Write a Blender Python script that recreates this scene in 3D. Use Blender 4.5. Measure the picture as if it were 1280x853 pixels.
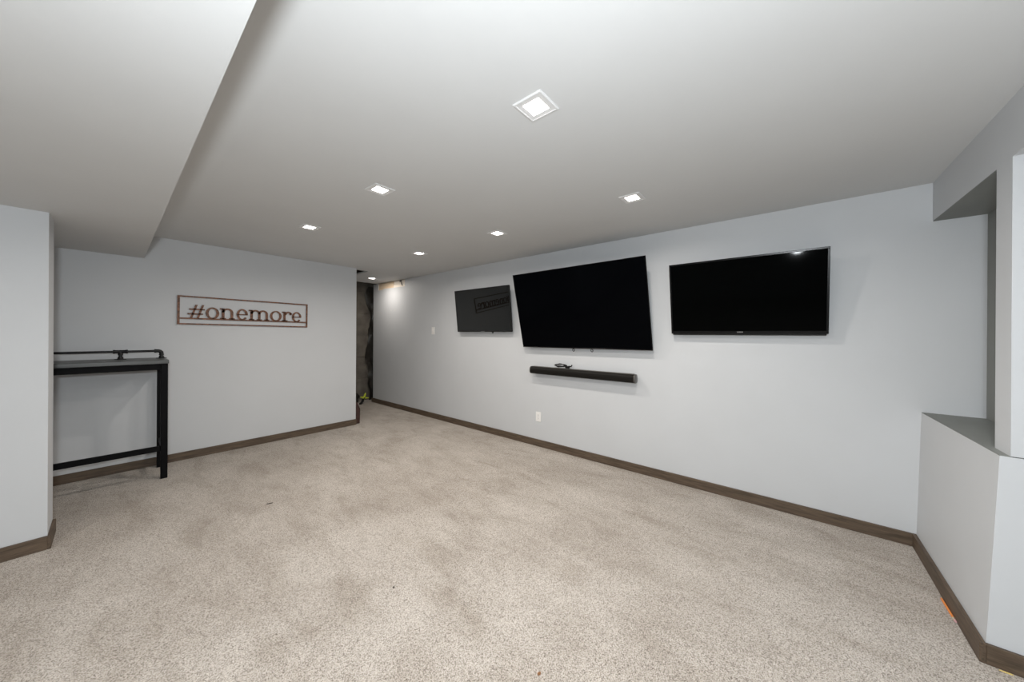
import bpy, bmesh, math, random
from mathutils import Vector, Matrix

for o in list(bpy.data.objects):
    bpy.data.objects.remove(o, do_unlink=True)
scene = bpy.context.scene
C = scene.collection
PI = math.pi
random.seed(7)

# ------------------------------------------------------------------ camera
# world: +X towards the television wall, +Y along it to the far end, Z up; floor z = 0
HC = 1.337                     # camera height
FPX, YAW, PITCH, ROLL, CYO = 417.018, 0.6952, -0.0006, 0.0057, -7.8036
fwd = Vector((math.cos(YAW)*math.cos(PITCH), math.sin(YAW)*math.cos(PITCH), math.sin(PITCH)))
rgt = Vector((math.sin(YAW), -math.cos(YAW), 0))
upv = rgt.cross(fwd)
r2 = math.cos(ROLL)*rgt + math.sin(ROLL)*upv
u2 = -math.sin(ROLL)*rgt + math.cos(ROLL)*upv
cd = bpy.data.cameras.new('camera')
cam = bpy.data.objects.new('camera', cd); C.objects.link(cam)
cam.matrix_world = Matrix(((r2.x, u2.x, -fwd.x, 0), (r2.y, u2.y, -fwd.y, 0), (r2.z, u2.z, -fwd.z, HC), (0, 0, 0, 1)))
cd.sensor_width = 36.0
cd.lens = FPX/1280*36
cd.shift_y = CYO/1280
cd.clip_start = 0.02
scene.camera = cam

# ------------------------------------------------------------------ world, light, exposure
w = bpy.data.worlds.new('world'); scene.world = w; w.use_nodes = True
w.node_tree.nodes['Background'].inputs[0].default_value = (0.8, 0.9, 1, 1)
w.node_tree.nodes['Background'].inputs[1].default_value = 0.02
scene.view_settings.view_transform = 'Standard'
scene.view_settings.look = 'None'
scene.view_settings.gamma = 1.0
scene.view_settings.use_curve_mapping = False
scene.view_settings.exposure = 0.09

LAMP_W = 9.4                   # each ceiling downlight
LAMP_COL = (1.0, 0.93, 0.85)
FLASH_W = 138.0                # the photographer's diffused flash on top of the camera
fl = bpy.data.lights.new('camera_flash', 'POINT')
fl.shadow_soft_size = 0.07; fl.energy = FLASH_W; fl.color = (0.90, 0.96, 1.0)
flo = bpy.data.objects.new('camera_flash', fl); C.objects.link(flo)
flo.location = (-0.09, -0.07, 1.54)

# ------------------------------------------------------------------ materials
def new_mat(name):
    m = bpy.data.materials.new(name); m.use_nodes = True
    nt = m.node_tree
    return m, nt, nt.nodes['Principled BSDF']
def N(nt, t, **kw):
    n = nt.nodes.new(t)
    for k, v in kw.items():
        if hasattr(n, k): setattr(n, k, v)
        else: n.inputs[k].default_value = v
    return n
def ramp(nt, stops):
    r = nt.nodes.new('ShaderNodeValToRGB')
    e = r.color_ramp.elements
    while len(e) < len(stops): e.new(0.5)
    for i, (p, c) in enumerate(stops):
        e[i].position = p; e[i].color = (*c, 1)
    return r
def plain(name, col, rough=0.5, metal=0.0, spec=0.5, var=0.06, scale=30, bump=0.0, bscale=200):
    m, nt, b = new_mat(name)
    tc = N(nt, 'ShaderNodeTexCoord')
    no = N(nt, 'ShaderNodeTexNoise', Scale=scale, Detail=4.0)
    nt.links.new(tc.outputs['Object'], no.inputs['Vector'])
    r = ramp(nt, [(0.3, tuple(c*(1-var) for c in col)), (0.7, tuple(min(1, c*(1+var)) for c in col))])
    nt.links.new(no.outputs['Fac'], r.inputs[0]); nt.links.new(r.outputs[0], b.inputs['Base Color'])
    b.inputs['Roughness'].default_value = rough; b.inputs['Metallic'].default_value = metal
    b.inputs['Specular IOR Level'].default_value = spec
    if bump:
        n2 = N(nt, 'ShaderNodeTexNoise', Scale=bscale, Detail=3.0)
        nt.links.new(tc.outputs['Object'], n2.inputs['Vector'])
        bp = N(nt, 'ShaderNodeBump', Strength=bump, Distance=0.002)
        nt.links.new(n2.outputs['Fac'], bp.inputs['Height']); nt.links.new(bp.outputs[0], b.inputs['Normal'])
    return m
def wood(name, c0, c1, axis, rough=0.55, scale=14):
    m, nt, b = new_mat(name)
    tc = N(nt, 'ShaderNodeTexCoord'); mp = N(nt, 'ShaderNodeMapping')
    s = [4.0, 4.0, 4.0]; s['xyz'.index(axis)] = 0.35
    mp.inputs['Scale'].default_value = s
    nt.links.new(tc.outputs['Object'], mp.inputs['Vector'])
    no = N(nt, 'ShaderNodeTexNoise', Scale=scale, Detail=6.0, Roughness=0.65, Distortion=0.6)
    nt.links.new(mp.outputs[0], no.inputs['Vector'])
    mid = tuple((a+c)/2 for a, c in zip(c0, c1))
    r = ramp(nt, [(0.25, c0), (0.5, mid), (0.75, c1)])
    nt.links.new(no.outputs['Fac'], r.inputs[0]); nt.links.new(r.outputs[0], b.inputs['Base Color'])
    bp = N(nt, 'ShaderNodeBump', Strength=0.25, Distance=0.002)
    nt.links.new(no.outputs['Fac'], bp.inputs['Height']); nt.links.new(bp.outputs[0], b.inputs['Normal'])
    b.inputs['Roughness'].default_value = rough
    return m
def emit(name, col, s):
    m, nt, b = new_mat(name)
    b.inputs['Base Color'].default_value = (0.9, 0.9, 0.9, 1)
    b.inputs['Emission Color'].default_value = (*col, 1); b.inputs['Emission Strength'].default_value = s
    return m

M = {}
M['paint'] = plain('wall_paint', (0.56, 0.574, 0.59), 0.55, var=0.012, scale=3, bump=0.06, bscale=260, spec=0.35)
M['ceil'] = plain('ceiling_paint', (0.61, 0.615, 0.615), 0.75, var=0.012, scale=2.5, bump=0.05, bscale=220, spec=0.2)
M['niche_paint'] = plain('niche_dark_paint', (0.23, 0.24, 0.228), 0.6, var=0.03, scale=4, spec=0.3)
M['base_x'] = wood('baseboard_wood_x', (0.030, 0.020, 0.0125), (0.155, 0.108, 0.071), 'x')
M['base_y'] = wood('baseboard_wood_y', (0.030, 0.020, 0.0125), (0.155, 0.108, 0.071), 'y')
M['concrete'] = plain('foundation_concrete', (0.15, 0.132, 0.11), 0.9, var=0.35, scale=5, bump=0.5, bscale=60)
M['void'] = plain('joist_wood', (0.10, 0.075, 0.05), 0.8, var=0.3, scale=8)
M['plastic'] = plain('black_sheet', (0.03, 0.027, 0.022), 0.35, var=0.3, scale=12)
M['osb_a'] = wood('cut_timber', (0.62, 0.48, 0.33), (0.78, 0.64, 0.48), 'y')
M['osb_b'] = wood('pale_timber', (0.78, 0.70, 0.60), (0.88, 0.82, 0.74), 'y')
M['drywall'] = plain('raw_drywall', (0.72, 0.69, 0.64), 0.9, var=0.05)
M['white'] = plain('white_plastic', (0.82, 0.81, 0.79), 0.35, var=0.01)
M['slot'] = plain('dark_slot', (0.03, 0.03, 0.03), 0.6)
M['trim_white'] = plain('lamp_trim_white', (0.69, 0.69, 0.69), 0.4, var=0.01)
M['lens'] = emit('lamp_lens', (1.0, 0.93, 0.86), 14.0)
M['bezel'] = plain('tv_bezel', (0.004, 0.004, 0.0045), 0.25, spec=0.18, var=0.02)
M['bezel_matte'] = plain('tv_bezel_matte', (0.008, 0.008, 0.008), 0.4, spec=0.2, var=0.02)
def screen(name, spec, rough, col=(0.002, 0.002, 0.0025)):
    m = plain(name, col, rough, var=0.01, spec=spec); return m
M['screen_a'] = screen('glossy_screen', 0.5, 0.03, (0.003, 0.0036, 0.0033))
M['screen_b'] = screen('coated_screen_large', 0.02, 0.08, (0.0012, 0.0014, 0.002))
M['screen_c'] = screen('coated_screen', 0.025, 0.05, (0.001, 0.0012, 0.0012))
M['tvback'] = plain('tv_back_plastic', (0.02, 0.02, 0.02), 0.6)
M['mount'] = plain('mount_steel', (0.03, 0.03, 0.03), 0.45, metal=0.6)
M['logo'] = plain('silver_logo', (0.35, 0.35, 0.35), 0.3, metal=0.8)
M['sb_body'] = plain('soundbar_cloth', (0.009, 0.008, 0.007), 0.5, spec=0.15, var=0.25, scale=400)
M['sb_top'] = plain('soundbar_top', (0.06, 0.056, 0.048), 0.4, spec=0.4, var=0.05)
M['sb_cap'] = plain('soundbar_cap', (0.10, 0.095, 0.088), 0.3, metal=0.5, var=0.05)
M['cable'] = plain('black_cable', (0.006, 0.006, 0.006), 0.45, spec=0.25)
M['rust'] = plain('rusted_steel', (0.15, 0.066, 0.036), 0.5, metal=0.2, var=0.7, scale=55, bump=0.3, bscale=180)
M['ironpipe'] = plain('black_iron_pipe', (0.008, 0.008, 0.008), 0.42, metal=0.0, spec=0.3, var=0.3)
M['tblack'] = plain('black_painted_wood', (0.005, 0.005, 0.0055), 0.55, spec=0.07, var=0.2, bump=0.15, bscale=90)
M['ttop'] = wood('charcoal_tabletop', (0.045, 0.048, 0.046), (0.085, 0.09, 0.086), 'x', rough=0.38)
M['redbrown'] = plain('dark_red_brown', (0.045, 0.018, 0.014), 0.55, var=0.3, scale=20)
M['lime'] = plain('lime_plastic', (0.55, 0.62, 0.05), 0.4)
M['orange'] = plain('orange_paint', (0.75, 0.24, 0.05), 0.4)
M['pink'] = plain('pink_rubber', (0.70, 0.42, 0.42), 0.7)
M['ferrule'] = plain('ferrule_metal', (0.7, 0.65, 0.5), 0.3, metal=0.9)
M['crumb'] = plain('brown_crumb', (0.20, 0.09, 0.035), 0.8, var=0.4, scale=200)
M['darkcrumb'] = plain('dark_crumb', (0.05, 0.04, 0.03), 0.8)
M['yellow'] = plain('yellow_splinter', (0.68, 0.52, 0.18), 0.6)
M['red'] = plain('red_plastic', (0.5, 0.05, 0.03), 0.5)

def carpet_mat():
    m, nt, b = new_mat('beige_carpet')
    tc = N(nt, 'ShaderNodeTexCoord')
    fine = N(nt, 'ShaderNodeTexVoronoi', Scale=330.0, Randomness=1.0)
    fine2 = N(nt, 'ShaderNodeTexNoise', Scale=190.0, Detail=3.0, Roughness=0.7)
    mid = N(nt, 'ShaderNodeTexNoise', Scale=5.5, Detail=5.0, Roughness=0.62, Distortion=0.5)
    big = N(nt, 'ShaderNodeTexNoise', Scale=1.5, Detail=3.0, Roughness=0.5, Distortion=0.8)
    mp = N(nt, 'ShaderNodeMapping'); mp.inputs['Rotation'].default_value = (0, 0, 0.9); mp.inputs['Scale'].default_value = (1.0, 0.38, 1.0)
    nt.links.new(tc.outputs['Object'], mp.inputs['Vector'])
    for n in (fine, fine2, big): nt.links.new(tc.outputs['Object'], n.inputs['Vector'])
    nt.links.new(mp.outputs[0], mid.inputs['Vector'])
    sep = N(nt, 'ShaderNodeSeparateColor'); nt.links.new(fine.outputs['Color'], sep.inputs[0])
    tuft = ramp(nt, [(0.0, (0.155, 0.128, 0.10)), (0.18, (0.30, 0.263, 0.226)), (0.45, (0.50, 0.453, 0.405)), (1.0, (0.64, 0.593, 0.543))])
    nt.links.new(sep.outputs[0], tuft.inputs[0])
    f2 = ramp(nt, [(0.30, (0.70, 0.68, 0.66)), (0.55, (1.0, 1.0, 1.0)), (0.75, (1.12, 1.12, 1.12))])
    nt.links.new(fine2.outputs['Fac'], f2.inputs[0])
    mr = ramp(nt, [(0.35, (0.85, 0.83, 0.805)), (0.47, (0.975, 0.97, 0.965)), (0.66, (1.05, 1.05, 1.05))])
    nt.links.new(mid.outputs['Fac'], mr.inputs[0])
    mp2 = N(nt, 'ShaderNodeMapping'); mp2.inputs['Rotation'].default_value = (0, 0, -0.55); mp2.inputs['Scale'].default_value = (1.0, 0.35, 1.0)
    mid2 = N(nt, 'ShaderNodeTexNoise', Scale=6.0, Detail=5.0, Roughness=0.6, Distortion=1.2)
    nt.links.new(tc.outputs['Object'], mp2.inputs['Vector']); nt.links.new(mp2.outputs[0], mid2.inputs['Vector'])
    m2 = ramp(nt, [(0.36, (0.93, 0.92, 0.905)), (0.46, (0.988, 0.986, 0.984)), (0.62, (1.02, 1.02, 1.02))])
    nt.links.new(mid2.outputs['Fac'], m2.inputs[0])
    br = ramp(nt, [(0.38, (0.90, 0.885, 0.87)), (0.6, (1.04, 1.04, 1.04))])
    nt.links.new(big.outputs['Fac'], br.inputs[0])
    def mul(a, c):
        x = nt.nodes.new('ShaderNodeMix'); x.data_type = 'RGBA'; x.blend_type = 'MULTIPLY'
        x.inputs['Factor'].default_value = 1.0; x.clamp_result = False
        nt.links.new(a, x.inputs['A']); nt.links.new(c, x.inputs['B']); return x.outputs['Result']
    c = mul(mul(mul(mul(tuft.outputs[0], f2.outputs[0]), mr.outputs[0]), m2.outputs[0]), br.outputs[0])
    nt.links.new(c, b.inputs['Base Color'])
    b.inputs['Roughness'].default_value = 0.95; b.inputs['Specular IOR Level'].default_value = 0.1
    b.inputs['Sheen Weight'].default_value = 0.15
    add = N(nt, 'ShaderNodeMath', operation='SUBTRACT')
    nt.links.new(fine2.outputs['Fac'], add.inputs[0]); nt.links.new(fine.outputs['Distance'], add.inputs[1])
    bp = N(nt, 'ShaderNodeBump', Strength=0.55, Distance=0.008)
    nt.links.new(add.outputs[0], bp.inputs['Height']); nt.links.new(bp.outputs[0], b.inputs['Normal'])
    return m
M['carpet'] = carpet_mat()

# ------------------------------------------------------------------ mesh helpers
def tag(o, label=None, cat=None, group=None, kind=None):
    if label: o['label'] = label
    if cat: o['category'] = cat
    if group: o['group'] = group
    if kind: o['kind'] = kind
    return o
def link(name, bm, mat, parent=None, smooth=False):
    bmesh.ops.recalc_face_normals(bm, faces=bm.faces[:])
    me = bpy.data.meshes.new(name); bm.to_mesh(me); bm.free()
    me.materials.append(mat if not isinstance(mat, str) else M[mat])
    if smooth:
        for p in me.polygons: p.use_smooth = True
        try: me.set_sharp_from_angle(angle=math.radians(40))
        except Exception: pass
    o = bpy.data.objects.new(name, me); C.objects.link(o)
    if parent: o.parent = parent
    return o
def empty(name, loc, rot=(0, 0, 0), label=None, cat=None, group=None):
    o = bpy.data.objects.new(name, None); C.objects.link(o)
    o.location = loc; o.rotation_euler = rot; o.empty_display_size = 0.05
    return tag(o, label, cat, group)
def box(bm, x0, x1, y0, y1, z0, z1, bev=0.0, seg=2):
    t = bmesh.new()
    vs = [t.verts.new((x, y, z)) for x in (x0, x1) for y in (y0, y1) for z in (z0, z1)]
    for f in ((0, 1, 3, 2), (4, 6, 7, 5), (0, 4, 5, 1), (2, 3, 7, 6), (0, 2, 6, 4), (1, 5, 7, 3)):
        t.faces.new([vs[i] for i in f])
    bmesh.ops.recalc_face_normals(t, faces=t.faces[:])
    if bev: bmesh.ops.bevel(t, geom=t.edges[:], offset=bev, segments=seg, affect='EDGES', profile=0.5)
    merge(bm, t)
def merge(bm, t):
    me = bpy.data.meshes.new('tmp'); t.to_mesh(me); t.free(); bm.from_mesh(me); bpy.data.meshes.remove(me)
def prism(bm, pts, axis, a0, a1, bev=0.0):
    """extrude the 2D polygon pts along axis from a0 to a1 (pts in the other two axes, in xyz order)"""
    t = bmesh.new()
    def mk(p, a):
        q = list(p); q.insert('xyz'.index(axis), a); return t.verts.new(q)
    A = [mk(p, a0) for p in pts]; B = [mk(p, a1) for p in pts]
    t.faces.new(A); t.faces.new(B[::-1])
    n = len(pts)
    for i in range(n): t.faces.new((A[i], B[i], B[(i+1) % n], A[(i+1) % n]))
    bmesh.ops.recalc_face_normals(t, faces=t.faces[:])
    if bev: bmesh.ops.bevel(t, geom=t.edges[:], offset=bev, segments=2, affect='EDGES', profile=0.5)
    merge(bm, t)
def tube(bm, pts, r, seg=10, closed=False, radii=None):
    pts = [Vector(p) for p in pts]; n = len(pts); rings = []
    prev = None
    for i, p in enumerate(pts):
        if closed: d = pts[(i+1) % n] - pts[i-1]
        else: d = pts[min(i+1, n-1)] - pts[max(i-1, 0)]
        d.normalize()
        if prev is None:
            u = d.orthogonal().normalized()
        else:
            u = (prev - d*prev.dot(d)).normalized()
        prev = u; v = d.cross(u)
        rr = radii[i] if radii else r
        rings.append([bm.verts.new(p + (u*math.cos(2*PI*k/seg) + v*math.sin(2*PI*k/seg))*rr) for k in range(seg)])
    for i in range(n if closed else n-1):
        a, b = rings[i], rings[(i+1) % n]
        for k in range(seg): bm.faces.new((a[k], a[(k+1) % seg], b[(k+1) % seg], b[k]))
    if not closed:
        bm.faces.new(rings[0][::-1]); bm.faces.new(rings[-1])
def lathe(bm, prof, c, axis='z', seg=20):
    """prof: list of (radius, height) from the point c along +axis"""
    c = Vector(c); rings = []
    ax = {'x': Vector((1, 0, 0)), 'y': Vector((0, 1, 0)), 'z': Vector((0, 0, 1))}[axis]
    u = ax.orthogonal().normalized(); v = ax.cross(u)
    for r, h in prof:
        rings.append([bm.verts.new(c + ax*h + (u*math.cos(2*PI*k/seg) + v*math.sin(2*PI*k/seg))*r) for k in range(seg)])
    for a, b in zip(rings, rings[1:]):
        for k in range(seg): bm.faces.new((a[k], a[(k+1) % seg], b[(k+1) % seg], b[k]))
    bm.faces.new(rings[0][::-1]); bm.faces.new(rings[-1])
def B1(name, dims, mat, parent=None, bev=0.0, seg=2):
    bm = bmesh.new(); box(bm, *dims, bev, seg); return link(name, bm, mat, parent)
def struct(name, bm, mat, label, cat):
    return tag(link(name, bm, mat), label, cat, kind='structure')

# ------------------------------------------------------------------ room dimensions
H = 2.30
XR = 3.282        # television wall
YB = 4.905        # wall with the sign
XE = 2.301        # end of the sign wall, where the passage begins
YL, XL, YL2 = 3.510, -0.251, 3.79   # stub wall at left
ZS = 2.072        # soffit underside
XS = 0.202
YP = -0.680       # beam / post face
XF = 2.306        # front face of the niche block
ZH, ZLEDGE = 2.062, 0.857
YN = -0.888       # back of the niche
XMIN, YMIN = -3.6, -3.4
YEND = 6.28       # end of the finished television wall
T = 0.014         # baseboard thickness
HB = 0.082        # baseboard height

# floor
bm = bmesh.new(); prism(bm, [(XMIN-.1, YMIN-.1), (3.7, YMIN-.1), (3.7, 6.7), (XMIN-.1, 6.7)], 'z', -0.08, 0.0)
struct('floor', bm, 'carpet', 'beige speckled cut pile carpet covering the whole floor', 'floor')
# ceiling, L-shaped: it stops behind the sign wall and runs on only over the passage
bm = bmesh.new()
prism(bm, [(XMIN-.1, YMIN-.1), (XR+.12, YMIN-.1), (XR+.12, 6.15), (2.535, 6.15), (2.535, 5.02), (XMIN-.1, 5.02)], 'z', H, H+0.02)
struct('ceiling', bm, 'ceil', 'flat grey painted ceiling with square downlights', 'ceiling')
# soffit
bm = bmesh.new(); prism(bm, [(XMIN, ZS), (XS, ZS), (XS, H), (XMIN, H)], 'y', YMIN, YB)
struct('ceiling_soffit', bm, 'ceil', 'lowered grey ceiling soffit running along the left side', 'soffit')
# television wall with the notch cut out of its top near the far end
bm = bmesh.new()
prism(bm, [(-3.4, 0), (YEND, 0), (YEND, H), (6.105, H), (6.105, 2.172), (5.93, 2.168), (5.90, 2.186), (5.185, 2.172), (5.185, H), (-3.4, H)], 'x', XR, XR+0.10)
wall_right = struct('wall_right', bm, 'paint', 'long pale grey wall carrying the three televisions', 'wall')
# sign wall
bm = bmesh.new(); box(bm, XMIN, XE, YB, 5.02, 0, H)
struct('wall_back', bm, 'paint', 'pale grey wall carrying the metal word sign', 'wall')
# left stub
bm = bmesh.new(); box(bm, XMIN, XL, YL, YL2, 0, ZS)
struct('wall_left', bm, 'paint', 'pale grey wall end at the left edge in front of the bar table', 'wall')
# alcove end
bm = bmesh.new(); box(bm, -1.4, -1.3, YL2, YB, 0, ZS)
struct('wall_alcove', bm, 'paint', 'pale grey end wall of the alcove behind the left wall end', 'wall')
# rest of the room behind the camera
bm = bmesh.new(); box(bm, XMIN-.1, XMIN, YMIN, YL, 0, H)
struct('wall_far_left', bm, 'paint', 'pale grey wall to the left of the camera', 'wall')
bm = bmesh.new(); box(bm, XMIN-.1, XR+.1, YMIN-.1, YMIN, 0, H)
struct('wall_front', bm, 'paint', 'pale grey wall behind the camera', 'wall')
# block with the niche: half wall, niche back, post, beam
bm = bmesh.new()
t = bmesh.new()
vs = [t.verts.new(p) for p in [(XF, -0.621, 0), (XR, -0.621, 0), (XR, YN, 0), (XF, YN, 0),
                               (XF, -0.654, ZLEDGE), (XR, -0.640, ZLEDGE), (XR, YN, ZLEDGE), (XF, YN, ZLEDGE)]]
for f in ((0, 3, 2, 1), (4, 5, 6, 7), (0, 1, 5, 4), (1, 2, 6, 5), (2, 3, 7, 6), (3, 0, 4, 7)): t.faces.new([vs[i] for i in f])
bmesh.ops.recalc_face_normals(t, faces=t.faces[:])
merge(bm, t)
box(bm, XF, XR, YMIN, YN, 0, ZH)
box(bm, XF, 2.441, YN, YP, ZLEDGE, ZH)
wn = struct('wall_niche', bm, 'paint', 'pale grey half wall and post framing an open niche at right', 'wall')
# dark painted lining of the niche: ledge, underside of the header, back
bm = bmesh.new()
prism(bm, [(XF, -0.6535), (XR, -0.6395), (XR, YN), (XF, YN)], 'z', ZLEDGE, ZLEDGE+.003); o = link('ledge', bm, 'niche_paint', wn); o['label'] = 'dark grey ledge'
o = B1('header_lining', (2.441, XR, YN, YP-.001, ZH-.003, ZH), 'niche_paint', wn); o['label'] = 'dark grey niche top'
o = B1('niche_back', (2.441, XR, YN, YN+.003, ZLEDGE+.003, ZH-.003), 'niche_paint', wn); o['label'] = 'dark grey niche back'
bm = bmesh.new(); box(bm, 1.05, XR, -1.1, YP, ZH, H)
struct('ceiling_beam', bm, 'paint', 'pale grey boxed beam over the niche at right', 'beam')

# baseboards
def baseboard(name, dims, mat, label):
    bm = bmesh.new(); box(bm, *dims, 0.0015, 1)
    struct(name, bm, mat, label, 'baseboard')
baseboard('baseboard_right', (XR-T, XR, -0.622, 6.31, 0, HB), 'base_y', 'brown wood baseboard under the three televisions')
baseboard('baseboard_back', (-1.3, XE+.004, YB-T, YB, 0, HB), 'base_x', 'brown wood baseboard under the word sign')
baseboard('baseboard_left', (XMIN, XL, YL-T, YL, 0, HB), 'base_x', 'brown wood baseboard on the front of the left wall end')
baseboard('baseboard_left_return', (XL, XL+T, YL-T, YL2, 0, HB), 'base_y', 'short brown baseboard turning the corner of the left wall end')
baseboard('baseboard_niche', (XF-T, XR-T, -0.622, -0.604, 0, HB), 'base_x', 'brown wood baseboard along the half wall below the niche')
baseboard('baseboard_niche_front', (XF-T, XF, YMIN, -0.622, 0, HB), 'base_y', 'brown wood baseboard turning the corner at the bottom right')

# unfinished end of the passage
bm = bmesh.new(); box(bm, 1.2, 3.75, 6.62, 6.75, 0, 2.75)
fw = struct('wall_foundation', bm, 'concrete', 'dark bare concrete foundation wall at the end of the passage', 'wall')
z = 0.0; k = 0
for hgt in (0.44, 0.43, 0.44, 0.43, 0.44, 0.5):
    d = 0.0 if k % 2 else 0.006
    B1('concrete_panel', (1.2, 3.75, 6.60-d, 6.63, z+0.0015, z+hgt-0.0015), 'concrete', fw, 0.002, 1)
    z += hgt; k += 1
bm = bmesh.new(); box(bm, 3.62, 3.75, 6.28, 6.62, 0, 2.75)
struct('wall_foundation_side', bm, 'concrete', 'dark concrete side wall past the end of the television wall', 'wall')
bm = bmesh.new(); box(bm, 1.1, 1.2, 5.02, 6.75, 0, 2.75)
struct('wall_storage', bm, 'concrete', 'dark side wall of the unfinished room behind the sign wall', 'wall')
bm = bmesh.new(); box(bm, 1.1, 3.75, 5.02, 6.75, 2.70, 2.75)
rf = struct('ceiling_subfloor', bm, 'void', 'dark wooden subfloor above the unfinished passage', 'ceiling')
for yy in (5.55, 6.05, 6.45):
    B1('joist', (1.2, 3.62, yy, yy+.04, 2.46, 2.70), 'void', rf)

# ------------------------------------------------------------------ cut-out at the top of the television wall
pt = empty('exposed_framing', (XR+.05, 5.64, 2.17), label='pale bare timber framing showing in the cut-out above the passage', cat='framing')
def P(dims):  # world dims -> local to pt
    return (dims[0]-XR-.05, dims[1]-XR-.05, dims[2]-5.64, dims[3]-5.64, dims[4]-2.17, dims[5]-2.17)
B1('timber_block', P((XR+.006, XR+.095, 5.56, 6.085, 2.172, 2.298)), 'osb_a', pt, .002, 1)
B1('timber_block', P((XR+.010, XR+.095, 5.20, 5.555, 2.235, 2.298)), 'osb_b', pt, .002, 1)
B1('timber_block', P((XR+.004, XR+.095, 5.20, 5.555, 2.172, 2.231)), 'osb_b', pt, .002, 1)
B1('drywall_edge', P((XR-.001, XR+.02, 6.08, 6.104, 2.168, 2.299)), 'drywall', pt)
bm = bmesh.new()
tube(bm, [(-.045, 5.345-5.64, .115), (-.052, 5.335-5.64, .09), (-.056, 5.325-5.64, .12), (-.056, 5.29-5.64, .115), (-.056, 5.285-5.64, .06), (-.054, 5.27-5.64, .03), (-.04, 5.26-5.64, .02)], 0.006, 6)
link('cable_loop', bm, 'cable', pt, True)
for i, yy in enumerate((5.629, 5.494)):
    bm = bmesh.new(); lathe(bm, [(0.006, 0), (0.009, .002), (0.005, .004)], (XR-.004, yy, 1.768), 'x', 8)
    o = link('wall_anchor', bm, 'drywall', wall_right)

# crumpled black sheet hanging beside the end of the television wall
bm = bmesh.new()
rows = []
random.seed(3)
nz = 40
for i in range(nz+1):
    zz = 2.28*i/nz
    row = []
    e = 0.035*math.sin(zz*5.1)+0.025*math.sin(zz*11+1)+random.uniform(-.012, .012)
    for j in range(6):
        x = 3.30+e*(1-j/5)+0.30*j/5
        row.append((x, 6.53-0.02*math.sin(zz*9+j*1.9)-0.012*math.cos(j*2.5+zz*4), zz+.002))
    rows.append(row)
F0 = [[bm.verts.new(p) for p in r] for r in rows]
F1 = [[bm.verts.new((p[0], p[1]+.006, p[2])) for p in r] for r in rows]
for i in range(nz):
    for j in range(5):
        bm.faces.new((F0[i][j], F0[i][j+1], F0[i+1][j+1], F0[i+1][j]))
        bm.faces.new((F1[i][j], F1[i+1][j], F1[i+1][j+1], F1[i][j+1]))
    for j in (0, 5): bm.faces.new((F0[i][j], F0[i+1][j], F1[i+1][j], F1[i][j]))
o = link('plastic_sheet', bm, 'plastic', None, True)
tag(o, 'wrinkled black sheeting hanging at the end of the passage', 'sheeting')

# dark block at the end of the sign wall
bm = bmesh.new(); prism(bm, [(XE+.006, 0), (2.375, 0), (2.38, .215), (2.345, .30), (XE+.006, .34)], 'y', 4.93, 5.01, .004)
tag(link('wooden_block', bm, 'redbrown'), 'dark red-brown block standing at the end of the sign wall', 'block')

# clamp lying on the passage floor
cl = empty('spring_clamp', (3.07, 6.25, 0), (0, 0, .2), 'lime green clamp with black handle on the passage floor', 'clamp')
bm = bmesh.new(); tube(bm, [(-.01, 0, .045), (.01, 0, .10), (.045, 0, .17), (.055, .0, .20)], .014, 8, radii=[.016, .02, .017, .008]); link('jaw', bm, 'lime', cl, True)
bm = bmesh.new(); tube(bm, [(-.05, .01, .135), (.0, .01, .12), (.07, .01, .10), (.13, .01, .09)], .014, 8, radii=[.009, .018, .016, .008]); link('jaw', bm, 'lime', cl, True)
bm = bmesh.new(); tube(bm, [(.01, .0, .10), (-.02, -.01, .05), (-.06, -.02, .02), (-.09, -.02, .016)], .02, 8, radii=[.018, .024, .022, .014]); link('handle', bm, 'cable', cl, True)
bm = bmesh.new(); lathe(bm, [(.012, -.025), (.012, .03)], (.012, 0, .108), 'y', 10); link('pivot', bm, 'slot', cl, True)

# dark bag slumped behind the clamp
bm = bmesh.new()
bmesh.ops.create_uvsphere(bm, u_segments=18, v_segments=12, radius=1)
for v in bm.verts:
    n = v.co.copy()
    s = 1+.13*math.sin(n.x*7+n.z*5)+.1*math.sin(n.y*9+2)
    v.co = Vector((n.x*.15*s, n.y*.11*s, max(n.z*.11*s, -.08)+.081))
bm.transform(Matrix.Translation((2.93, 6.45, 0)))
tag(link('cloth_bag', bm, 'plastic', None, True), 'dark crumpled bundle behind the lime green clamp', 'bundle')

# ------------------------------------------------------------------ downlights
def downlight(x, y, label, group='square ceiling downlights', s=0.142, watts=LAMP_W, spread=166):
    r = empty('ceiling_downlight', (x, y, H), label=label, cat='ceiling light', group=group)
    h = s/2; i = h*0.56
    bm = bmesh.new()
    def ring(d, z): return [bm.verts.new((a*d, b*d, z)) for a, b in ((-1, -1), (1, -1), (1, 1), (-1, 1))]
    R = [ring(h, 0.0), ring(h, -.003), ring(h-.004, -.006), ring(h*.86, -.006), ring(h*.84, -.0045), ring(i, -.003), ring(i, 0.0)]
    for a, b in zip(R, R[1:]):
        for k in range(4): bm.faces.new((a[k], a[(k+1) % 4], b[(k+1) % 4], b[k]))
    link('trim', bm, 'trim_white', r)
    bm = bmesh.new(); box(bm, -i*.98, i*.98, -i*.98, i*.98, -.0042, -.0012, .001, 1)
    link('lens', bm, 'lens', r)
    l = bpy.data.lights.new('downlight', 'AREA'); l.shape = 'SQUARE'; l.size = i*1.7
    l.energy = watts; l.color = LAMP_COL; l.spread = math.radians(spread)
    lo = bpy.data.objects.new('downlight_source', l); C.objects.link(lo); lo.parent = r; lo.location = (0, 0, -.008)
    return r
downlight(1.142, .828, 'largest square white downlight, nearest the camera')
downlight(1.142, 2.106, 'square downlight second in the row nearer the sign wall')
downlight(1.142, 3.346, 'square downlight nearest the soffit, in front of the sign')
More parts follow.
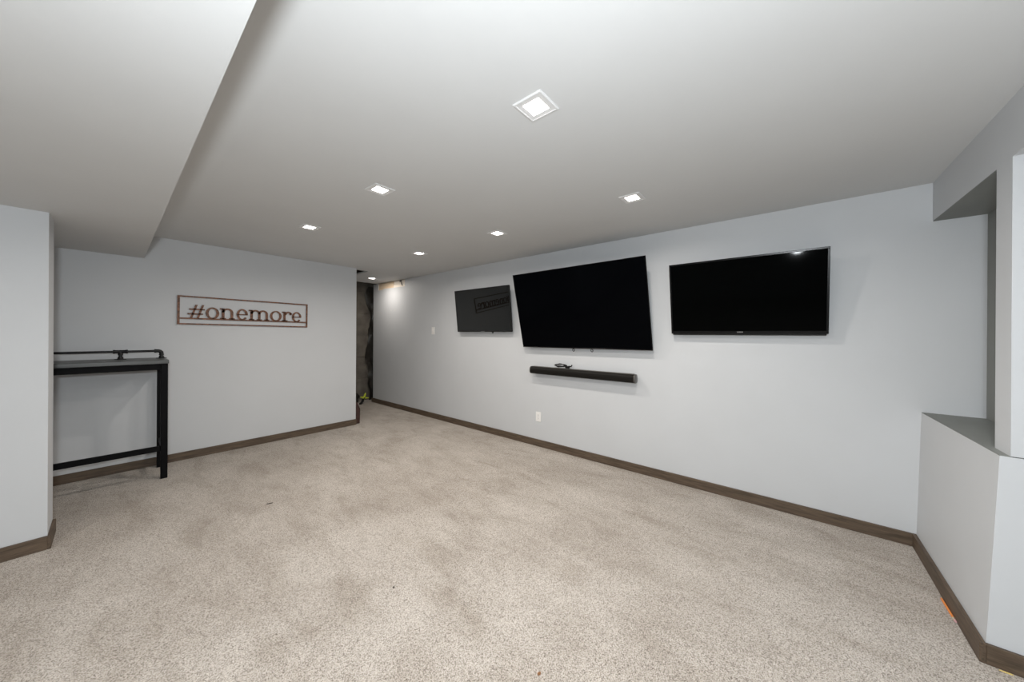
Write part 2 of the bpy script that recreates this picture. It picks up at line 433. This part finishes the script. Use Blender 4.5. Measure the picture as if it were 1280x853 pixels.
downlight(2.330, .854, 'square downlight near the ceiling edge above the right television')
downlight(2.341, 2.140, 'square downlight in front of the big middle television')
downlight(2.341, 3.400, 'square downlight nearest the passage in the main room')
downlight(2.884, 5.573, 'small downlight inside the passage beside the timber cut-out', watts=LAMP_W*.75, spread=180)
downlight(1.142, -.44, 'added unseen fill downlight above and behind the camera', watts=LAMP_W*.45)  # unseen lamp continuing the row, added to brighten the near floor and half wall
for (x, y, nm) in ((-1.15, .83, 'nearer the camera'), (-1.15, 2.35, 'nearer the left wall end')):  # two unseen soffit lamps, added as fill for the left side
    downlight(x, y, 'added unseen fill downlight in the soffit left of the camera, '+nm, watts=LAMP_W*.6).location.z = ZS

# ------------------------------------------------------------------ televisions
def television(name, label, yc, zb, xb, wd, ht, tilt, roll, bez, chin, scr, bmat, style):
    r = empty(name, (xb, yc, zb), (tilt, roll, -PI/2), label, 'television', 'wall-mounted televisions')
    hw = wd/2
    # bezel: a frame of four bars around the screen, one mesh
    bm = bmesh.new()
    box(bm, -hw, hw, 0.0, .014, 0, chin, .002, 1); box(bm, -hw, hw, 0.0, .014, ht-bez, ht, .002, 1)
    box(bm, -hw, -hw+bez, 0.0, .014, chin, ht-bez, .002, 1); box(bm, hw-bez, hw, 0.0, .014, chin, ht-bez, .002, 1)
    link('bezel', bm, bmat, r)
    B1('screen', (-hw+bez, hw-bez, .0025, .012, chin, ht-bez), scr, r)
    B1('rear_shell', (-hw+.004, hw-.004, .012, .026, .004, ht-.004), 'tvback', r, .004, 2)
    B1('rear_housing', (-hw*.62, hw*.62, .024, .046, .03, ht*.62), 'tvback', r, .008, 2)
    # wall mount: plate flat on the wall, two tilting arms
    c, s_ = math.cos(tilt), math.sin(tilt)
    dist = XR - xb
    def wl(x, d, z):   # local coords for a point at lateral x, d metres off the wall, z above bottom
        ny = dist-d; return (x, ny*c + z*s_, z*c - ny*s_)
    zz0, zz1 = ht*.40, ht*.62
    for x0, x1 in ((-.25, -.21), (.21, .25)):
        mb = bmesh.new()
        vs = [mb.verts.new(p) for p in (wl(x0, .004, zz0), wl(x1, .004, zz0), wl(x1, .004, zz1), wl(x0, .004, zz1),
              (x0, .03, zz0), (x1, .03, zz0), (x1, .03, zz1), (x0, .03, zz1))]
        for f in ((0, 1, 2, 3), (4, 7, 6, 5), (0, 4, 5, 1), (1, 5, 6, 2), (2, 6, 7, 3), (3, 7, 4, 0)): mb.faces.new([vs[i] for i in f])
        link('mount_arm', mb, 'mount', r)
    if style == 'rings':
        for x in (yc-1.828, yc-1.609):
            g = bmesh.new()
            lp = [(x+.012*math.cos(a), .03, -.026+.015*math.sin(a)) for a in [2*PI*k/14 for k in range(14)]]
            tube(g, lp, .0035, 6, True); tube(g, [(x, .03, -.012), (x, .03, .012)], .003, 6)
            link('release_ring', g, 'cable', r, True)
    if style == 'nub':
        g = bmesh.new(); lathe(g, [(.012, 0), (.014, -.008), (.010, -.020), (.004, -.024)], (yc-3.026, .016, .002), 'z', 12)
        link('sensor', g, 'slot', r, True)
        B1('logo', (-.035, .035, -.001, .001, .004, .009), 'logo', r)
    if style == 'logo':
        for k in range(6):
            B1('logo_letter', (yc-.327+k*.0066, yc-.327+k*.0066+.0046, -.001, .001, .010, .018), 'logo', r)
        B1('lower_lip', (-hw+.01, hw-.01, .004, .03, -.012, .002), 'bezel_matte', r, .003, 1)
    return r
television('television', 'large black television tilted forward above the soundbar', 1.7395, 1.190, 3.213, 1.523, .872, math.radians(13.8), math.radians(-.35), .007, .009, 'screen_b', 'bezel', 'rings')
television('television', 'black television with glossy bezel at the right, nearest the niche', .305, 1.3535, 3.213, 1.024, .604, math.radians(9.4), 0, .014, .022, 'screen_c', 'bezel', 'logo')
television('television', 'small dark grey television at the left, reflecting the word sign', 3.1945, 1.3715, 3.213, 1.029, .587, math.radians(6.4), 0, .010, .014, 'screen_a', 'bezel_matte', 'nub')

# ------------------------------------------------------------------ soundbar with its brackets
sb = empty('soundbar', (XR-.055, 1.76, .918), (0, 0, 0), 'long black soundbar fixed to the wall below the big television', 'soundbar')
L2 = .624
def prof(r, n=28, a0=0, a1=2*PI, e=2.6):
    out = []
    for k in range(n):
        a = a0+(a1-a0)*k/n; c, s = math.cos(a), math.sin(a)
        out.append((math.copysign(abs(c)**(2/e), c)*r*.98, math.copysign(abs(s)**(2/e), s)*r))
    return out
bm = bmesh.new(); prism(bm, prof(.0425), 'y', -L2+.014, L2-.014); link('body', bm, 'sb_body', sb, True)
for sgn in (-1, 1):
    bm = bmesh.new(); a = sgn*(L2-.014); prism(bm, prof(.0435), 'y', min(a, sgn*L2), max(a, sgn*L2), .003); link('end_cap', bm, 'sb_cap' if sgn < 0 else 'sb_top', sb, True)
B1('top_panel', (-.020, .026, -L2+.02, L2-.02, .036, .0455), 'sb_top', sb, .003, 2)
B1('button_strip', (-.014, .004, .10, .30, .0455, .0475), 'slot', sb, .0008, 1)
for yy in (-.45, .45):
    B1('bracket', (.03, .0545, yy-.03, yy+.03, -.035, .03), 'mount', sb, .002, 1)
# cable coil on top
bm = bmesh.new()
pts = []
for k in range(46):
    a = k*2*PI/15
    pts.append((XR-.055+.012*math.cos(a*.5), 1.975+.085*math.cos(a)*(1-.006*k), .986+.012*math.sin(a)+.0002*k*math.sin(k)+.008))
tube(bm, pts, .0045, 6)
tube(bm, [(XR-.055, 1.89, .985), (XR-.05, 1.875, .990), (XR-.03, 1.86, .985), (XR-.01, 1.86, 1.0)], .0065, 8)
cb = link('cable_coil', bm, 'cable', None, True)
tag(cb, 'coiled black cable lying on top of the soundbar', 'cable')
B1('plug', (XR-.068, XR-.042, 1.865, 1.915, .9665, .992), 'cable', cb, .004, 2)

# ------------------------------------------------------------------ outlet and switch
def plate(name, y, z, label, cat):
    r = empty(name, (XR, y, z), (0, 0, -PI/2), label, cat)
    B1('cover_plate', (-.037, .037, -.006, 0, -.058, .058), 'white', r, .0025, 2)
    return r
r = plate('wall_outlet', 2.315, .353, 'white wall outlet low on the television wall', 'outlet')
for zz in (-.02, .02):
    bm = bmesh.new(); prism(bm, [(math.cos(a)*.017, max(-.0125, min(.0125, math.sin(a)*.017))+zz) for a in [2*PI*k/20 for k in range(20)]], 'y', -.0085, -.004)
    s = link('receptacle', bm, 'white', r)
    B1('slot', (-.0075, -.0050, -.0090, -.0080, zz-.002, zz+.007), 'slot', s); B1('slot', (.0050, .0075, -.0090, -.0080, zz-.002, zz+.006), 'slot', s)
    B1('slot', (-.002, .002, -.0090, -.0080, zz-.010, zz-.006), 'slot', s)
B1('screw', (-.003, .003, -.0072, -.005, -.003, .003), 'logo', r, .001, 1)
r = plate('light_switch', 4.372, 1.390, 'white light switch on the wall left of the televisions', 'switch')
bm = bmesh.new(); prism(bm, [(-.006, -.034), (-.008, -.034), (-.0115, 0), (-.0075, .034), (-.006, .034)], 'x', -.0165, .0165); link('rocker', bm, 'white', r)
for zz in (-.048, .048): B1('screw', (-.003, .003, -.0072, -.005, zz-.003, zz+.003), 'logo', r, .001, 1)

# ------------------------------------------------------------------ word sign
SW, SH = 1.219, .305
sg = empty('word_sign', (.431, YB-.012, 1.424), (0, math.radians(.45), 0), 'rusted metal sign reading #onemore in a thin rectangular frame', 'sign')
TH = (-.0025, .0025)
def arc(bm, cx, cz, rx, rz, wx, wz, a0, a1, n=28):
    """elliptical band; wx stroke at the sides, wz at top and bottom"""
    closed = abs(a1-a0) > 2*PI-1e-6
    t = bmesh.new(); V = []
    m = n if closed else n+1
    for k in range(m):
        a = a0+(a1-a0)*k/n; c, s = math.cos(a), math.sin(a)
        V.append([t.verts.new((cx+c*q*1.0, y, cz+s*p)) for (q, p) in ((rx, rz), (rx-wx, rz-wz)) for y in TH])
    for k in range(n):
        A, Bq = V[k], V[(k+1) % m]
        t.faces.new((A[0], Bq[0], Bq[1], A[1])); t.faces.new((A[2], A[3], Bq[3], Bq[2]))
        t.faces.new((A[0], A[2], Bq[2], Bq[0])); t.faces.new((A[1], Bq[1], Bq[3], A[3]))
    if not closed:
        for A in (V[0], V[-1]): t.faces.new((A[0], A[1], A[3], A[2]))
    merge(bm, t)
def rc(bm, x0, x1, z0, z1): box(bm, x0, x1, TH[0], TH[1], z0, z1)
def quad(bm, pts): prism(bm, pts, 'y', TH[0], TH[1])
ft = .018
bm = bmesh.new(); rc(bm, 0, SW, 0, ft*.8); link('frame_bar', bm, 'rust', sg)
bm = bmesh.new(); rc(bm, 0, SW, SH-ft*.8, SH); link('frame_bar', bm, 'rust', sg)
bm = bmesh.new(); rc(bm, 0, ft*1.1, ft*.8, SH-ft*.8); link('frame_bar', bm, 'rust', sg)
bm = bmesh.new(); rc(bm, SW-ft, SW, ft*.8, SH-ft*.8); link('frame_bar', bm, 'rust', sg)
bm = bmesh.new(); rc(bm, ft*1.1, SW-ft, .058, .074); link('baseline_bar', bm, 'rust', sg)
Z0 = .070; XH = .122; ST = .025; TN = .0155; SE = .0145
def L_o(x0, x1):
    bm = bmesh.new(); cx = (x0+x1)/2
    arc(bm, cx, Z0+XH/2, (x1-x0)/2, XH/2+.004, ST, TN, 0, 2*PI, 36); return bm
def L_e(x0, x1):
    bm = bmesh.new(); cx = (x0+x1)/2; rx = (x1-x0)/2
    arc(bm, cx, Z0+XH/2, rx, XH/2+.004, ST, TN, 0.0, 2*PI-.62, 34)
    rc(bm, x0+.008, x1-.003, Z0+XH/2-.006, Z0+XH/2+.006); return bm
def stem(bm, x, foot=True, top=True, z1=None):
    z1 = z1 or Z0+XH
    rc(bm, x, x+ST, Z0, z1)
    if foot: rc(bm, x-.014, x+ST+.014, Z0, Z0+SE)
    if top: rc(bm, x-.016, x+ST*.6, Z0+XH-SE, Z0+XH)
def arch(bm, xa, xb):
    cx = (xa+xb)/2; r = (xb-xa)/2
    arc(bm, cx, Z0+XH-.046, r, .048, ST, TN+.003, 0, PI, 18)
def L_n(x0, x1):
    bm = bmesh.new(); a = x0+.016; b = x1-.014-ST
    stem(bm, a); stem(bm, b, True, False, Z0+XH-.046); arch(bm, a, b+ST); return bm
def L_m(x0, x1):
    bm = bmesh.new(); a = x0+.016; c = x1-.014-ST; b = (a+c)/2
    stem(bm, a); stem(bm, b, True, False, Z0+XH-.046); stem(bm, c, True, False, Z0+XH-.046)
    arch(bm, a, b+ST); arch(bm, b, c+ST); return bm
def L_r(x0, x1):
    bm = bmesh.new(); a = x0+.016; stem(bm, a)
    rc(bm, a-.014, a+ST+.022, Z0, Z0+SE)
    arc(bm, x1-.034, Z0+XH-.040, .044, .043, ST, TN+.003, .25, PI, 16)
    t = bmesh.new(); pts = [(x1-.010+.013*math.cos(2*PI*k/16), Z0+XH-.028+.013*math.sin(2*PI*k/16)) for k in range(16)]
    prism(t, pts, 'y', TH[0], TH[1]); merge(bm, t); return bm
def L_hash(x0, x1):
    bm = bmesh.new(); zt = Z0+.145; w_ = .019
    for xb in (x0+.018, x0+.070):
        quad(bm, [(xb, Z0), (xb+w_, Z0), (xb+w_+.042, zt), (xb+.042, zt)])
    rc(bm, x0, x1-.014, Z0+.038, Z0+.053); rc(bm, x0+.012, x1, Z0+.088, Z0+.103); return bm
for nm, f, a, b in (('hash_mark', L_hash, .078, .214), ('letter_o', L_o, .220, .334), ('letter_n', L_n, .338, .470), ('letter_e', L_e, .484, .590),
                    ('letter_m', L_m, .596, .800), ('letter_o', L_o, .806, .928), ('letter_r', L_r, .930, 1.034), ('letter_e', L_e, 1.040, 1.147)):
    link(nm, f(a, b), 'rust', sg)
for x in (.03, SW-.03):
    for zz in (.008, SH-.008):
        bm = bmesh.new(); lathe(bm, [(.004, 0), (.004, .0085)], (x, .0025, zz), 'y', 8); link('standoff', bm, 'mount', sg)

# ------------------------------------------------------------------ bar table with pipe rail
TX0, TX1, TY0, TY1, TZ = -1.15, .337, 4.385, 4.870, 1.087
bt = empty('bar_table', (0, 0, 0), label='narrow black bar table with pipe rail under the soffit', cat='table')
B1('tabletop', (TX0, TX1, TY0, TY1, TZ-.034, TZ), 'ttop', bt, .003, 2)
for x in (TX0+.02, .287):
    for y in (4.402, 4.80):
        B1('leg', (x, x+.045, y, y+.040, 0, TZ-.034), 'tblack', bt, .002, 1)
B1('apron', (TX0+.065, .287, 4.410, 4.432, TZ-.090, TZ-.034), 'tblack', bt, .002, 1)
B1('apron', (TX0+.065, .287, 4.810, 4.832, TZ-.090, TZ-.034), 'tblack', bt, .002, 1)
B1('apron', (.297, .319, 4.442, 4.80, TZ-.090, TZ-.034), 'tblack', bt, .002, 1)
B1('footrest', (TX0+.065, .287, 4.412, 4.436, .252, .300), 'tblack', bt, .002, 1)
B1('side_stretcher', (.297, .319, 4.442, 4.80, .252, .300), 'tblack', bt, .002, 1)
RY, RZ, PR = 4.72, TZ+.072, .0105
rail = empty('rail', (0, 0, 0)); rail.parent = bt
bm = bmesh.new()
tube(bm, [(TX0+.06, RY, RZ), (.285, RY, RZ), (.297, RY, RZ-.003), (.306, RY, RZ-.011), (.310, RY, RZ-.024), (.310, RY, TZ+.008)], PR, 14)
C.objects.unlink(rail); bpy.data.objects.remove(rail)
rail = link('rail', bm, 'ironpipe', bt, True)
def flange(x):
    bm = bmesh.new(); lathe(bm, [(.038, 0), (.038, .005), (.020, .008), (.0165, .020), (.0165, .024), (.012, .026)], (x, RY, TZ), 'z', 20)
    link('flange', bm, 'ironpipe', rail, True)
for x in (.310, .050, -.70): flange(x)
# tee fittings and elbow collars
for x in (.050, -.70):
    bm = bmesh.new(); lathe(bm, [(.014, -.045), (.0175, -.045), (.0175, -.033), (.0155, -.030), (.0155, .030), (.0175, .033), (.0175, .045), (.014, .045)], (x, RY, RZ), 'x', 16)
    lathe(bm, [(.012, .022), (.012, .038), (.0165, .040), (.0165, .050), (.0150, .052), (.0150, .072)], (x, RY, TZ), 'z', 16)
    link('tee_fitting', bm, 'ironpipe', rail, True)
bm = bmesh.new()
tube(bm, [(.262, RY, RZ), (.274, RY, RZ), (.2741, RY, RZ), (.288, RY, RZ), (.300, RY, RZ-.004), (.308, RY, RZ-.013), (.310, RY, RZ-.026), (.310, RY, RZ-.032), (.310, RY, RZ-.0321), (.310, RY, RZ-.042)], .0155, 14,
     radii=[.018, .018, .0155, .0155, .0158, .0158, .0155, .0155, .018, .018])
link('elbow_fitting', bm, 'ironpipe', rail, True)

# ------------------------------------------------------------------ small things on the floor
pc = empty('pencil', (2.707, -.597, .006), label='orange pencil lying against the baseboard below the niche', cat='pencil')
bm = bmesh.new(); tube(bm, [(0, 0, 0), (-.150, -.003, 0)], .0045, 6); link('shaft', bm, 'orange', pc)
bm = bmesh.new(); tube(bm, [(-.150, -.003, 0), (-.164, -.003, 0)], .0048, 10); link('ferrule', bm, 'ferrule', pc)
bm = bmesh.new(); tube(bm, [(-.164, -.003, 0), (-.177, -.003, 0)], .0042, 10); link('eraser', bm, 'pink', pc)
def crumb(name, loc, size, mat, label, cat, rz=0):
    bm = bmesh.new(); bmesh.ops.create_icosphere(bm, subdivisions=2, radius=1)
    for v in bm.verts:
        s = 1+.25*math.sin(v.co.x*9+v.co.y*7+loc[0]*30)+.15*math.sin(v.co.z*11)
        v.co = Vector((v.co.x*size[0]*s, v.co.y*size[1]*s, v.co.z*size[2]*s+size[2]*.8))
    o = link(name, bm, mat, None, True); o.location = loc; o.rotation_euler = (0, 0, rz)
    tag(o, label, cat)
crumb('crumb', (1.082, .753, 0), (.008, .006, .003), 'crumb', 'small rust-brown crumb on the carpet at the bottom edge of the photo', 'crumb', .4)
crumb('splinter', (.795, 3.127, 0), (.022, .004, .003), 'darkcrumb', 'thin dark splinter on the carpet in front of the sign wall', 'splinter', -.3)
crumb('lint_speck', (.954, 1.598, 0), (.005, .005, .003), 'darkcrumb', 'single dark speck in the middle of the open carpet', 'speck')
crumb('wood_chip', (2.284, -.668, 0), (.0025, .018, .003), 'yellow', 'thin yellow wood chip at the foot of the corner baseboard', 'wood chip')
